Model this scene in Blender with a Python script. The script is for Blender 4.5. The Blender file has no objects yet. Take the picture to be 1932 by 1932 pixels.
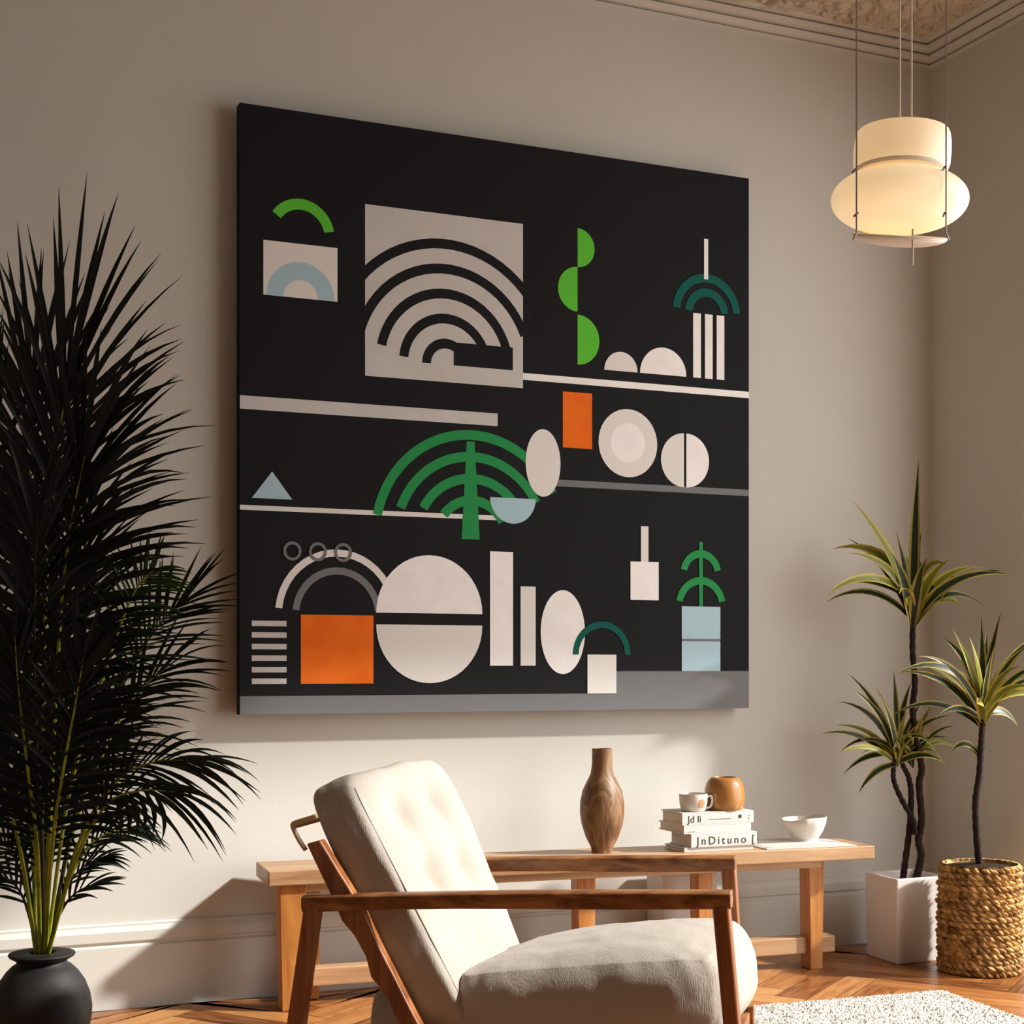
import bpy, bmesh, math, random
import numpy as np
from mathutils import Vector, Matrix, noise
R = random.Random(7)
C = bpy.context.scene.collection
PI = math.pi

# ------------------------------------------------------------------ camera
EYE = 1.1
YAW = math.radians(23.6)
FPX = 2880.0
HORIZON = 1255.0
cs, sn = math.cos(YAW), math.sin(YAW)
cd = bpy.data.cameras.new('camera'); cam = bpy.data.objects.new('camera', cd); C.objects.link(cam)
cam.location = (0, 0, EYE); cam.rotation_euler = (PI/2, 0, -YAW)
cd.sensor_width = 36; cd.lens = 36*FPX/1932
cd.shift_y = (HORIZON-966)/1932
cd.clip_start = 0.05
bpy.context.scene.camera = cam

def c2w(x, z): return (x*cs+z*sn, -x*sn+z*cs)          # level camera frame -> room plan
def ray(px, py):
    X, Y = c2w((px-966)/FPX, 1.0); return X, Y, (HORIZON-py)/FPX
def atY(px, py, Y):
    r = ray(px, py); t = Y/r[1]; return Vector((r[0]*t, Y, EYE+r[2]*t))
def atZ(px, py, z):
    r = ray(px, py); t = (z-EYE)/r[2]; return Vector((r[0]*t, r[1]*t, z))
def atT(px, py, t):
    r = ray(px, py); return Vector((r[0]*t, r[1]*t, EYE+r[2]*t))

WX, WY, CZ = 4.04, 5.0, 3.60                            # right wall, back wall, ceiling

# ------------------------------------------------------------------ materials
def s2l(c):
    return tuple(((v/255)/12.92 if v/255 <= .04045 else ((v/255+.055)/1.055)**2.4) for v in c)
class NT:
    def __init__(self, name):
        self.m = bpy.data.materials.new(name); self.m.use_nodes = True
        self.t = self.m.node_tree; self.b = self.t.nodes['Principled BSDF']
    def n(self, typ, **kw):
        nd = self.t.nodes.new(typ)
        for k, v in kw.items():
            if k.startswith('i_'): nd.inputs[k[2:].replace('_', ' ')].default_value = v
            else: setattr(nd, k, v)
        return nd
    def l(self, a, b): self.t.links.new(a, b)
    def set(self, **kw):
        for k, v in kw.items():
            k = k.replace('_', ' ')
            if isinstance(v, tuple) and len(v) == 3: v = (*v, 1)
            self.b.inputs[k].default_value = v
        return self
    def ramp(self, fac, stops):
        r = self.n('ShaderNodeValToRGB'); e = r.color_ramp.elements
        e[0].position, e[0].color = stops[0][0], (*stops[0][1], 1)
        e[1].position, e[1].color = stops[-1][0], (*stops[-1][1], 1)
        for p, c in stops[1:-1]:
            x = e.new(p); x.color = (*c, 1)
        self.l(fac, r.inputs['Fac']); return r.outputs['Color']
    def coords(self, scale=(1, 1, 1), kind='Object'):
        tc = self.n('ShaderNodeTexCoord'); mp = self.n('ShaderNodeMapping')
        mp.inputs['Scale'].default_value = scale
        self.l(tc.outputs[kind], mp.inputs['Vector']); return mp.outputs['Vector']
    def noise(self, vec, scale, detail=3, rough=.5, dist=0):
        n = self.n('ShaderNodeTexNoise'); n.inputs['Scale'].default_value = scale
        n.inputs['Detail'].default_value = detail; n.inputs['Roughness'].default_value = rough
        n.inputs['Distortion'].default_value = dist
        self.l(vec, n.inputs['Vector']); return n.outputs['Fac']
    def bump(self, h, strength=.2, dist=.01):
        b = self.n('ShaderNodeBump'); b.inputs['Strength'].default_value = strength
        b.inputs['Distance'].default_value = dist
        self.l(h, b.inputs['Height']); self.l(b.outputs['Normal'], self.b.inputs['Normal'])
    def base(self, col): self.l(col, self.b.inputs['Base Color'])

def plain(name, rgb, rough=.5, spec=.5, **kw):
    m = NT(name); m.set(Base_Color=s2l(rgb), Roughness=rough, Specular_IOR_Level=spec, **kw); return m.m
def mottled(name, a, b, scale=4, rough=.6, spec=.3, bump=0, bscale=60, detail=4):
    m = NT(name); v = m.coords(); f = m.noise(v, scale, detail)
    m.base(m.ramp(f, [(.35, s2l(a)), (.65, s2l(b))])); m.set(Roughness=rough, Specular_IOR_Level=spec)
    if bump: m.bump(m.noise(v, bscale, 4), bump, .004)
    return m.m
def wood(name, dark, mid, light, scale=1.0, along=(.06, 1, 1), rough=.4):
    m = NT(name); v = m.coords(along)
    f = m.noise(v, 22*scale, 5, .6, 1.2); g = m.noise(v, 120*scale, 3, .6)
    mx = m.n('ShaderNodeMath', operation='MULTIPLY_ADD'); m.l(g, mx.inputs[0]); mx.inputs[1].default_value = .25; m.l(f, mx.inputs[2])
    m.base(m.ramp(mx.outputs[0], [(.36, s2l(dark)), (.58, s2l(mid)), (.85, s2l(light))]))
    m.set(Roughness=rough, Specular_IOR_Level=.4); m.bump(mx.outputs[0], .08, .004); return m.m
def fabric(name, a, b):
    m = NT(name); v = m.coords()
    f = m.noise(v, 7, 3); m.base(m.ramp(f, [(.3, s2l(a)), (.7, s2l(b))]))
    w = m.noise(m.coords((1, 1, .15)), 420, 2); w2 = m.noise(v, 14, 3)
    ad = m.n('ShaderNodeMath', operation='MULTIPLY_ADD'); m.l(w2, ad.inputs[0]); ad.inputs[1].default_value = 3.5; m.l(w, ad.inputs[2])
    m.bump(ad.outputs[0], .35, .004)
    m.set(Roughness=.95, Specular_IOR_Level=.1, Sheen_Weight=.15); return m.m

M = {}
M['wall'] = mottled('wall_plaster', (200, 197, 189), (204, 202, 194), 1.3, .85, .15, .05, 90)
M['trim'] = mottled('trim_paint', (200, 197, 189), (204, 202, 194), 2, .7, .2)
M['ceiling'] = mottled('ceiling_plaster', (186, 176, 160), (200, 190, 174), 6, .85, .15, .1, 60)
M['bench'] = wood('oak_wood', (136, 98, 62), (170, 132, 94), (194, 160, 122), .8)
M['bench_leg'] = wood('oak_leg_wood', (132, 76, 32), (176, 114, 54), (204, 148, 86), .8, (1, 1, .06))
M['chair_wood'] = wood('walnut_wood', (70, 38, 18), (124, 76, 42), (172, 122, 76), 1, (.1, .4, 1), .35)
M['chair_wood_v'] = wood('walnut_upright_wood', (82, 42, 20), (136, 80, 42), (172, 116, 70), 1, (1, 1, .07), .35)
M['light_frame'] = plain('pale_ash_wood', (196, 170, 132), .5)
M['fabric'] = fabric('linen_fabric', (168, 159, 147), (176, 167, 156))
M['piping'] = plain('linen_piping', (172, 164, 154), .9, .1)
M['black_pot'] = mottled('matt_black_ceramic', (24, 22, 22), (40, 37, 36), 9, .6, .4, .08, 40)
M['dark_soil'] = mottled('dark_soil', (30, 22, 16), (58, 44, 32), 60, .95, .1, .6, 120)
def leafmat(name, edge, mid, rough=.45, trans=.0, lo=.62, hi=.75):
    m = NT(name); uv = m.n('ShaderNodeUVMap'); sp = m.n('ShaderNodeSeparateXYZ'); m.l(uv.outputs['UV'], sp.inputs[0])
    a = m.n('ShaderNodeMath', operation='SUBTRACT'); m.l(sp.outputs[0], a.inputs[0]); a.inputs[1].default_value = .5
    b = m.n('ShaderNodeMath', operation='ABSOLUTE'); m.l(a.outputs[0], b.inputs[0])
    c = m.n('ShaderNodeMath', operation='MULTIPLY'); m.l(b.outputs[0], c.inputs[0]); c.inputs[1].default_value = 2
    m.base(m.ramp(c.outputs[0], [(0, s2l(mid)), (lo, s2l(mid)), (hi, s2l(edge)), (1, s2l(edge))]))
    m.set(Roughness=rough, Specular_IOR_Level=.3); return m.m
M['dracaena_leaf'] = leafmat('variegated_leaf', (152, 138, 66), (30, 44, 22), .4, 0, .52, .66)
M['dracaena_pale'] = leafmat('yellow_green_leaf', (176, 160, 66), (112, 116, 38), .4, 0, .5, .7)
M['palm_leaf'] = leafmat('palm_backlit_leaf', (14, 20, 16), (10, 15, 12), .55)  # near-black: the backlit shade is put into this leaf colour
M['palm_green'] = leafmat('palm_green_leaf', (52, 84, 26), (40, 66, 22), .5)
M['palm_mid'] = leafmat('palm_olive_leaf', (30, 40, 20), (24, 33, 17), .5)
M['stalk_dark'] = plain('palm_dark_stalk', (44, 42, 22), .5)
M['stalk_green'] = mottled('palm_yellow_stalk', (120, 132, 30), (172, 176, 48), 14, .45)
M['trunk'] = mottled('dracaena_bark', (28, 17, 15), (44, 29, 24), 30, .85, .2, .6, 60)
M['white_pot'] = mottled('white_marble_ceramic', (214, 204, 198), (224, 216, 210), 3, .4, .4)
M['basket'] = mottled('woven_seagrass', (108, 74, 36), (200, 162, 104), 34, .8, .2)
M['vase'] = None
m = NT('carved_brown_wood'); v = m.coords((1, 1, .5)); f = m.noise(v, 7, 3, .5, 2.2)
m.base(m.ramp(f, [(.3, s2l((84, 54, 30))), (.44, s2l((118, 84, 52))), (.53, s2l((140, 108, 74))), (.58, s2l((104, 74, 46))), (.75, s2l((130, 96, 62)))]))
m.set(Roughness=.5, Specular_IOR_Level=.4); m.bump(f, .5, .012); M['vase'] = m.m
M['amber'] = mottled('caramel_glaze', (152, 102, 50), (170, 118, 62), 3, .22, .6)
M['cream'] = mottled('cream_ceramic', (206, 197, 184), (216, 208, 197), 5, .45, .4)
M['brown_patch'] = plain('rust_glaze', (186, 132, 96), .5)
M['paper'] = mottled('white_paper', (196, 193, 188), (206, 203, 199), 3, .6, .2)
M['pages'] = None
m = NT('book_pages'); v = m.coords((1, 1, 1)); f = m.noise(m.coords((.5, .5, 260)), 2, 1)
m.base(m.ramp(f, [(.35, s2l((190, 176, 160))), (.65, s2l((216, 204, 188)))])); m.set(Roughness=.9); M['pages'] = m.m
M['ink'] = plain('black_ink', (44, 42, 42), .7)
M['greyink'] = plain('grey_ink', (98, 95, 92), .7)
M['strap'] = plain('black_strap', (22, 22, 24), .6)
M['storage'] = mottled('pale_grey_card', (206, 200, 194), (214, 208, 202), 3, .8, .1)
M['steel'] = plain('brushed_nickel', (150, 146, 138), .35, .5, Metallic=.8)
M['cord'] = plain('pale_cord', (206, 198, 184), .6)
M['dish'] = plain('frosted_white_glass', (226, 216, 202), .35, .5)
def lampmat(name, ca, cb, st):
    m = NT(name); v = m.coords(); f = m.noise(v, 3, 2)
    col = m.ramp(f, [(.3, s2l(ca)), (.7, s2l(cb))])
    m.set(Base_Color=s2l((240, 226, 206)), Roughness=.35)
    m.l(col, m.b.inputs['Emission Color']); m.b.inputs['Emission Strength'].default_value = st; return m.m
M['lamp_top'] = lampmat('opal_glass_upper', (238, 196, 138), (244, 206, 150), .46)
M['lamp_low'] = lampmat('opal_glass_lower', (250, 208, 150), (253, 218, 164), .52)
# floor: oak boards, each with a tone of its own
m = NT('herringbone_oak'); at = m.n('ShaderNodeAttribute', attribute_name='tone')
uvn = m.n('ShaderNodeUVMap'); mp = m.n('ShaderNodeMapping'); mp.inputs['Scale'].default_value = (2.2, 26, 1); m.l(uvn.outputs['UV'], mp.inputs['Vector'])
g = m.noise(mp.outputs['Vector'], 1.6, 5, .65, 1.4)
mx = m.n('ShaderNodeMath', operation='MULTIPLY_ADD'); m.l(at.outputs['Fac'], mx.inputs[0]); mx.inputs[1].default_value = .5; m.l(g, mx.inputs[2])
m.base(m.ramp(mx.outputs[0], [(.40, s2l((70, 38, 17))), (.56, s2l((128, 76, 37))), (.76, s2l((164, 106, 56))), (1, s2l((192, 140, 86)))]))
m.set(Roughness=.32, Specular_IOR_Level=.45); m.bump(g, .06, .003); M['floor'] = m.m
M['rug'] = None
m = NT('cream_wool'); v = m.coords(); f = m.noise(v, 70, 2, .6)
m.base(m.ramp(f, [(.36, s2l((160, 146, 130))), (.43, s2l((212, 205, 194))), (1, s2l((224, 219, 210)))])); m.set(Roughness=.95, Specular_IOR_Level=.05, Sheen_Weight=.2); M['rug'] = m.m

# ------------------------------------------------------------------ mesh builder
class MB:
    def __init__(self): self.v = []; self.f = []; self.uv = []; self.mi = []
    def add(self, vs, fs, uvs=None, mi=0):
        o = len(self.v); self.v += [tuple(p) for p in vs]
        for k, f in enumerate(fs):
            self.f.append([o+i for i in f]); self.mi.append(mi)
            self.uv.append(uvs[k] if uvs else [(0, 0)]*len(f))
    def build(self, name, mats, parent=None, smooth=True, bevel=0, seg=2, sharp=None, merge=False):
        me = bpy.data.meshes.new(name); me.from_pydata(self.v, [], self.f)
        ul = me.uv_layers.new(name='UVMap')
        flat = [c for f in self.uv for u in f for c in u]
        ul.data.foreach_set('uv', flat)
        if not isinstance(mats, (list, tuple)): mats = [mats]
        for q in mats: me.materials.append(q)
        me.polygons.foreach_set('material_index', self.mi)
        me.polygons.foreach_set('use_smooth', [smooth]*len(self.f))
        me.update(); me.validate()
        o = bpy.data.objects.new(name, me); C.objects.link(o)
        if parent is not None:
            o.parent = parent
        if bevel:
            b = o.modifiers.new('bevel', 'BEVEL'); b.width = bevel; b.segments = seg; b.limit_method = 'ANGLE'; b.angle_limit = math.radians(40)
            b.harden_normals = False
        if sharp:
            me.set_sharp_from_angle(angle=math.radians(sharp))
        return o

def box(mb, lo, hi, mi=0, mat=None):
    x0, y0, z0 = lo; x1, y1, z1 = hi
    vs = [(x0,y0,z0),(x1,y0,z0),(x1,y1,z0),(x0,y1,z0),(x0,y0,z1),(x1,y0,z1),(x1,y1,z1),(x0,y1,z1)]
    if mat is not None: vs = [mat @ Vector(p) for p in vs]
    mb.add(vs, [(0,3,2,1),(4,5,6,7),(0,1,5,4),(1,2,6,5),(2,3,7,6),(3,0,4,7)], None, mi)
def hexa(mb, bot, top, mi=0):
    """a block from four bottom and four top corners"""
    mb.add(list(bot)+list(top), [(3,2,1,0),(4,5,6,7),(0,1,5,4),(1,2,6,5),(2,3,7,6),(3,0,4,7)], None, mi)
def prism(mb, outline, a, b, mi=0):
    """outline: list of 3-D points, moved by vectors a and b for the two ends"""
    n = len(outline); A = [Vector(p)+Vector(a) for p in outline]; B = [Vector(p)+Vector(b) for p in outline]
    mb.add(A+B, [tuple(range(n-1,-1,-1)), tuple(range(n, 2*n))]+[(i,(i+1)%n,n+(i+1)%n,n+i) for i in range(n)], None, mi)
def lathe(mb, prof, n=48, cap0=True, cap1=True, mi=0, c=(0,0,0), sx=1, sy=1):
    vs = []
    for r, z in prof:
        for k in range(n):
            a = 2*PI*k/n; vs.append((c[0]+sx*r*math.cos(a), c[1]+sy*r*math.sin(a), c[2]+z))
    fs = []
    for i in range(len(prof)-1):
        for k in range(n):
            fs.append((i*n+k, i*n+(k+1)%n, (i+1)*n+(k+1)%n, (i+1)*n+k))
    if cap0: fs.append(tuple(range(n-1,-1,-1)))
    if cap1: fs.append(tuple((len(prof)-1)*n+k for k in range(n)))
    mb.add(vs, fs, None, mi)
def tube(mb, pts, rad, n=8, mi=0, cap=True):
    pts = [Vector(p) for p in pts]; m = len(pts)
    if not isinstance(rad, (list, tuple)): rad = [rad]*m
    vs = []; up = None
    for i in range(m):
        t = (pts[min(i+1, m-1)]-pts[max(i-1, 0)]).normalized()
        if up is None:
            up = t.orthogonal().normalized()
        else:
            up = (up - t*up.dot(t)).normalized()
        s = t.cross(up)
        for k in range(n):
            a = 2*PI*k/n; vs.append(pts[i]+(up*math.cos(a)+s*math.sin(a))*rad[i])
    fs = [(i*n+k, i*n+(k+1)%n, (i+1)*n+(k+1)%n, (i+1)*n+k) for i in range(m-1) for k in range(n)]
    if cap: fs += [tuple(range(n-1,-1,-1)), tuple((m-1)*n+k for k in range(n))]
    mb.add(vs, fs, None, mi)
def spline(P, n):
    """Catmull-Rom through points, n steps per span"""
    P = [Vector(p) for p in P]; Q = [P[0]*2-P[1]]+P+[P[-1]*2-P[-2]]; out = []
    for i in range(1, len(Q)-2):
        for k in range(n):
            t = k/n; a, b, c, d = Q[i-1], Q[i], Q[i+1], Q[i+2]
            out.append(.5*((2*b)+(c-a)*t+(2*a-5*b+4*c-d)*t*t+(3*b-a-3*c+d)*t**3))
    out.append(P[-1]); return out
def ribbon(mb, pts, widths, normal, mi=0, fold=.25):
    """a leaf blade: centre line, half widths, facing normal; folded along the midrib"""
    n = len(pts); vs = []; fs = []; uvs = []
    for i in range(n):
        t = (pts[min(i+1, n-1)]-pts[max(i-1, 0)])
        if t.length < 1e-9: t = Vector((0, 0, 1))
        t.normalize(); s = t.cross(normal)
        if s.length < 1e-6: s = t.orthogonal()
        s.normalize(); nn = s.cross(t)
        w = widths[i]
        vs += [pts[i]-s*w+nn*w*fold, pts[i]-nn*w*fold*.3, pts[i]+s*w+nn*w*fold]
    for i in range(n-1):
        a = 3*i; b = a+3; v0, v1 = i/(n-1), (i+1)/(n-1)
        fs += [(a, a+1, b+1, b), (a+1, a+2, b+2, b+1)]
        uvs += [[(0, v0), (.5, v0), (.5, v1), (0, v1)], [(.5, v0), (1, v0), (1, v1), (.5, v1)]]
    mb.add(vs, fs, uvs, mi)

def thing(name, label, cat, loc=(0, 0, 0), group=None):
    o = bpy.data.objects.new(name, None); C.objects.link(o); o.location = loc; o.empty_display_size = .1
    o['label'] = label; o['category'] = cat
    if group: o['group'] = group
    return o
def tag(o, label, cat, group=None):
    o['label'] = label; o['category'] = cat
    if group: o['group'] = group
    return o
def struct(o): o['kind'] = 'structure'; return o
def world_part(o, parent):
    """parent a part whose mesh was written in room coordinates under an Empty that only has a location"""
    o.parent = parent; o.location = -Vector(parent.location); return o

# ------------------------------------------------------------------ room shell
mb = MB(); box(mb, (-2.6, WY, 0), (WX+.15, WY+.15, CZ+.2)); struct(mb.build('wall_back', M['wall'], smooth=False))
mb = MB(); box(mb, (WX, 4.44, 0), (WX+.15, WY, CZ+.2))
box(mb, (WX, .8, 3.15), (WX+.15, 4.44, CZ+.2)); box(mb, (WX, -2.5, 0), (WX+.15, .8, CZ+.2)); struct(mb.build('wall_right', M['wall'], smooth=False))
mb = MB(); box(mb, (-2.75, -2.5, 0), (-2.6, WY+.15, CZ+.2)); struct(mb.build('wall_left', mottled('bounce_white_plaster', (236, 233, 228), (242, 240, 236), 2, .9, .1), smooth=False))  # unseen wall, its white chosen to bounce light onto the right wall
mb = MB(); box(mb, (-2.75, -2.65, 0), (WX+.15, -2.5, CZ+.2)); struct(mb.build('wall_front', mottled('low_bounce_plaster', (112, 90, 70), (122, 98, 78), 2, .9, .1), smooth=False))  # unseen wall, added and coloured dark to cut light from behind
mb = MB(); box(mb, (WX, 3.0, 3.675), (7.6, 3.15, 6.2)); struct(mb.build('sun_blocker', M['wall'], smooth=False))  # unseen slab added to keep sun off the back wall above its lit band
mb = MB(); box(mb, (-2.75, -2.5, CZ), (WX+.15, WY+.15, CZ+.2)); struct(mb.build('ceiling', M['ceiling'], smooth=False))

# herringbone floor
Wp, nL = .11, 5
mb = MB(); tones = []
A45 = math.radians(45-8)
ca, sa = math.cos(A45), math.sin(A45)
ox, oy = 2.0, 3.4
def plank(x0, y0, w, h):
    g = .0012
    X0, Y0, X1, Y1 = x0*Wp+g, y0*Wp+g, (x0+w)*Wp-g, (y0+h)*Wp-g
    P = [(X0, Y0), (X1, Y0), (X1, Y1), (X0, Y1)]
    Q = [(ox+p[0]*ca-p[1]*sa, oy+p[0]*sa+p[1]*ca) for p in P]
    cx = sum(q[0] for q in Q)/4; cy = sum(q[1] for q in Q)/4
    if not (-2.6 < cx < 6.5 and .3 < cy < 5.2): return
    if cx > WX+.1 and cy > 4.6: return
    L = max(w, h)*Wp; r0 = R.random()*40; r1 = R.random()*40
    uv = [(r0, r1), (r0+L, r1), (r0+L, r1+Wp), (r0, r1+Wp)] if w > h else [(r0, r1+Wp), (r0, r1), (r0+L, r1), (r0+L, r1+Wp)]
    mb.add([(q[0], min(q[1], WY), 0) for q in Q], [(0, 1, 2, 3)], [uv]); tones.append(R.random())
for y in range(-70, 70):
    for m_ in range(-9, 9):
        plank(y+2*nL*m_, y, nL, 1)
        plank(y, y-(2*nL-1)-2*nL*m_, 1, nL)
box(mb, (-2.6, -2.5, -.06), (7.6, WY, -.002)); tones += [.0]*6
fl = mb.build('floor', M['floor'], smooth=False)
a = fl.data.attributes.new('tone', 'FLOAT', 'FACE'); a.data.foreach_set('value', tones[:len(fl.data.polygons)])
struct(fl)

# baseboards: plinth, groove, cap
bprof = [(0, 0), (.026, 0), (.026, .198), (.016, .204), (.016, .210), (.024, .216), (.024, .246), (.012, .262), (.012, .268), (0, .272)]
mb = MB(); pr = [Vector((-2.6, WY-d, z)) for d, z in bprof]; prism(mb, pr, (0, 0, 0), (WX+2.6, 0, 0))
struct(mb.build('baseboard_back', M['trim'], smooth=False))
mb = MB(); pr = [Vector((WX-d, 4.44, z)) for d, z in bprof]; prism(mb, pr, (0, 0, 0), (0, WY-4.44, 0))
struct(mb.build('baseboard_right', M['trim'], smooth=False))

# cornice: stepped mouldings running along both walls, mitred in the corner
cprof = [(0, 3.518), (.012, 3.520), (.014, 3.528), (.004, 3.529), (.004, 3.534), (.026, 3.535), (.040, 3.545), (.044, 3.553), (.028, 3.555), (.028, 3.560),
         (.060, 3.560), (.084, 3.566), (.086, 3.573), (.068, 3.575), (.068, 3.581), (.112, 3.577), (.130, 3.581), (.135, 3.6), (0, 3.6)]
n = len(cprof)
mb = MB(); A_ = [(-2.6, WY-d, z) for d, z in cprof]; B_ = [(WX-d, WY-d, z) for d, z in cprof]
mb.add(A_+B_, [(i, (i+1) % n, n+(i+1) % n, n+i) for i in range(n)]+[tuple(range(n-1, -1, -1))]); struct(mb.build('trim_1', M['trim'], smooth=False))
mb = MB(); A_ = [(WX-d, WY-d, z) for d, z in cprof]; B_ = [(WX-d, -2.5, z) for d, z in cprof]
mb.add(A_+B_, [(i, (i+1) % n, n+(i+1) % n, n+i) for i in range(n)]+[tuple(range(n, 2*n))]); struct(mb.build('trim_2', M['trim'], smooth=False))

# ornamental plaster border on the ceiling: leafy relief, grooves between curling lobes
def relief(name, x0, x1, y0, y1, nx, ny, seed):
    rg = np.random.default_rng(seed)
    area = (x1-x0)*(y1-y0); k = int(area*110)
    P = np.stack([rg.uniform(x0, x1, k), rg.uniform(y0, y1, k)], 1); ang = rg.uniform(0, PI, k)
    gx, gy = np.meshgrid(np.linspace(x0, x1, nx), np.linspace(y0, y1, ny), indexing='ij')
    wx = gx+.012*np.sin(gy*55+gx*20); wy = gy+.012*np.sin(gx*48-gy*25)
    f1 = np.full(gx.shape, 9.); f2 = np.full(gx.shape, 9.); th_ = np.zeros(gx.shape)
    for p, an in zip(P, ang):
        dx, dy = wx-p[0], wy-p[1]; u = dx*math.cos(an)+dy*math.sin(an); w = -dx*math.sin(an)+dy*math.cos(an)
        d = np.sqrt((u*.62)**2+(w*1.5)**2)
        th_ = np.where(d < f1, np.arctan2(w, u)+an, th_)
        f2 = np.where(d < f1, f1, np.minimum(f2, d)); f1 = np.minimum(f1, d)
    curl = .5+.5*np.sin(3*th_+95*f1)
    h = np.clip((f2-f1)/.012, 0, 1)**.5*(.016+.016*curl**.6)
    vs = [(gx[i, j], gy[i, j], CZ-.004-h[i, j]) for i in range(nx) for j in range(ny)]
    fs = [(i*ny+j, i*ny+j+1, (i+1)*ny+j+1, (i+1)*ny+j) for i in range(nx-1) for j in range(ny-1)]
    b = MB(); b.add(vs, fs); return struct(b.build(name, M['ceiling']))
relief('trim_3', 2.2, WX-.136, WY-.62, WY-.136, 420, 130, 4)
relief('trim_4', WX-.62, WX-.136, 3.4, WY-.62, 120, 240, 9)

# ------------------------------------------------------------------ painting
def painting():
    Yf = 4.93; xl, xr, zb, zt = 1.183, 3.131, .938, 2.94
    W, H = xr-xl, zt-zb
    root = thing('painting', 'large square black abstract painting with pale, green and orange shapes on the back wall', 'painting', ((xl+xr)/2, Yf, zb))
    mats = [plain('canvas_black', (27, 27, 31), .75, .15), mottled('paint_pale_grey', (202, 200, 197), (208, 206, 204), 9, .8, .1),
            mottled('paint_white', (240, 239, 237), (246, 245, 244), 12, .8, .1), plain('paint_green', (46, 146, 82), .8, .1),
            plain('paint_leaf_green', (96, 196, 62), .8, .1), mottled('paint_orange', (232, 108, 30), (242, 120, 38), 8, .8, .1), plain('paint_mid_grey', (120, 121, 123), .8, .1),
            plain('paint_pale_blue', (172, 203, 216), .8, .1), plain('paint_teal', (26, 92, 84), .8, .1), plain('paint_off_white', (228, 226, 222), .8, .1),
            plain('canvas_edge', (92, 64, 40), .9, .1)]
    mb = MB(); box(mb, (xl, Yf, zb), (xr, Yf+.045, zt), 0)
    lay = [0]
    def poly(pts, mi):
        lay[0] += 1; y = Yf-.0004-lay[0]*.00004
        mb.add([(xl+u*W, y, zb+v*H) for u, v in pts], [tuple(range(len(pts)))], None, mi)
    def rect(u0, v0, u1, v1, mi, sk=0): poly([(u0, v0), (u1, v0+sk), (u1, v1+sk), (u0, v1)], mi)
    def oval(u, v, a, b, mi, p=2.0, n=40):
        poly([(u+a*math.copysign(abs(math.cos(t))**(2/p), math.cos(t)), v+b*math.copysign(abs(math.sin(t))**(2/p), math.sin(t))) for t in [2*PI*k/n for k in range(n)]], mi)
    def leaf(u, v, ang, L, w, mi, bend=0.):
        ps = []; qs = []
        for k in range(13):
            s = k/12; a = ang+bend*s; x = u+L*s*math.cos(a); y = v+L*s*math.sin(a); ww = w*math.sin(PI*min(1, s*.96+.04))**.8
            ps.append((x-ww*math.sin(a), y+ww*math.cos(a))); qs.append((x+ww*math.sin(a), y-ww*math.cos(a)))
        poly(ps+qs[::-1], mi)
    def moon(u, v, r, mi, a0, a1):
        poly([(u+r*math.cos(a0+(a1-a0)*k/24), v+r*math.sin(a0+(a1-a0)*k/24)) for k in range(25)], mi)
    # plain abstract arrangement: blocks, bands, rounds and arcs
    def arc(u, v, r, w, a0, a1, mi, n=20):
        P = [(u+r*math.cos(a0+(a1-a0)*k/n), v+r*math.sin(a0+(a1-a0)*k/n)) for k in range(n+1)]
        Q = [(u+(r-w)*math.cos(a0+(a1-a0)*k/n), v+(r-w)*math.sin(a0+(a1-a0)*k/n)) for k in range(n, -1, -1)]
        poly(P+Q, mi)
    rect(0, 0, 1, .03, 6); rect(.70, .03, 1, .07, 6)
    rect(0, .50, .47, .522, 1); rect(.47, .585, 1, .597, 2); rect(.55, .40, 1, .412, 6); rect(0, .335, .52, .343, 9)
    rect(.22, .57, .52, .86, 1)
    for k in range(5): arc(.37, .60, .045+.043*k, .017, .15+.08*k, PI-.1*k, 0, 24)
    rect(.385, .60, .50, .64, 0)
    rect(.04, .69, .17, .78, 9); arc(.105, .69, .06, .03, 0, PI, 7); arc(.105, .795, .06, .018, .2, PI-.6, 4)
    for k in range(4): arc(.42, .30, .19-.038*k, .017, .5, PI-.2-.15*k, 3, 24)
    poly([(.40, .30), (.435, .30), (.425, .47), (.41, .47)], 3)
    rect(.60, .47, .66, .57, 5); moon(.63, .665, .045, 4, -PI/2, PI/2); moon(.63, .755, .04, 4, PI/2, 3*PI/2); moon(.63, .83, .035, 4, -PI/2, PI/2)
    rect(.105, .05, .235, .165, 5); arc(.17, .165, .11, .012, .1, PI-.1, 9); arc(.17, .165, .08, .012, .1, PI-.1, 6)
    for k in range(6): rect(.02, .05+k*.019, .08, .059+k*.019, 1)
    moon(.34, .17, .10, 2, 0, PI); moon(.34, .15, .10, 9, PI, 2*PI); rect(.455, .08, .50, .28, 2); rect(.515, .08, .545, .22, 9); oval(.60, .14, .045, .075, 2)
    oval(.56, .44, .035, .06, 9); moon(.50, .375, .045, 7, PI, 2*PI); poly([(.02, .355), (.09, .355), (.055, .40)], 7)
    oval(.735, .485, .062, .062, 9); oval(.735, .485, .036, .036, 2); moon(.86, .46, .05, 2, -PI/2, PI/2); moon(.855, .46, .05, 9, PI/2, 3*PI/2)
    for k in range(3): rect(.875+.026*k, .615, .892+.026*k, .735, 2)
    arc(.905, .735, .075, .016, .1, PI-.1, 8); arc(.905, .735, .048, .016, .1, PI-.1, 8); rect(.899, .80, .908, .875, 2)
    moon(.81, .615, .05, 2, 0, PI); moon(.72, .615, .035, 9, 0, PI)
    rect(.74, .20, .80, .27, 2); rect(.762, .27, .778, .335, 9)
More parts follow.
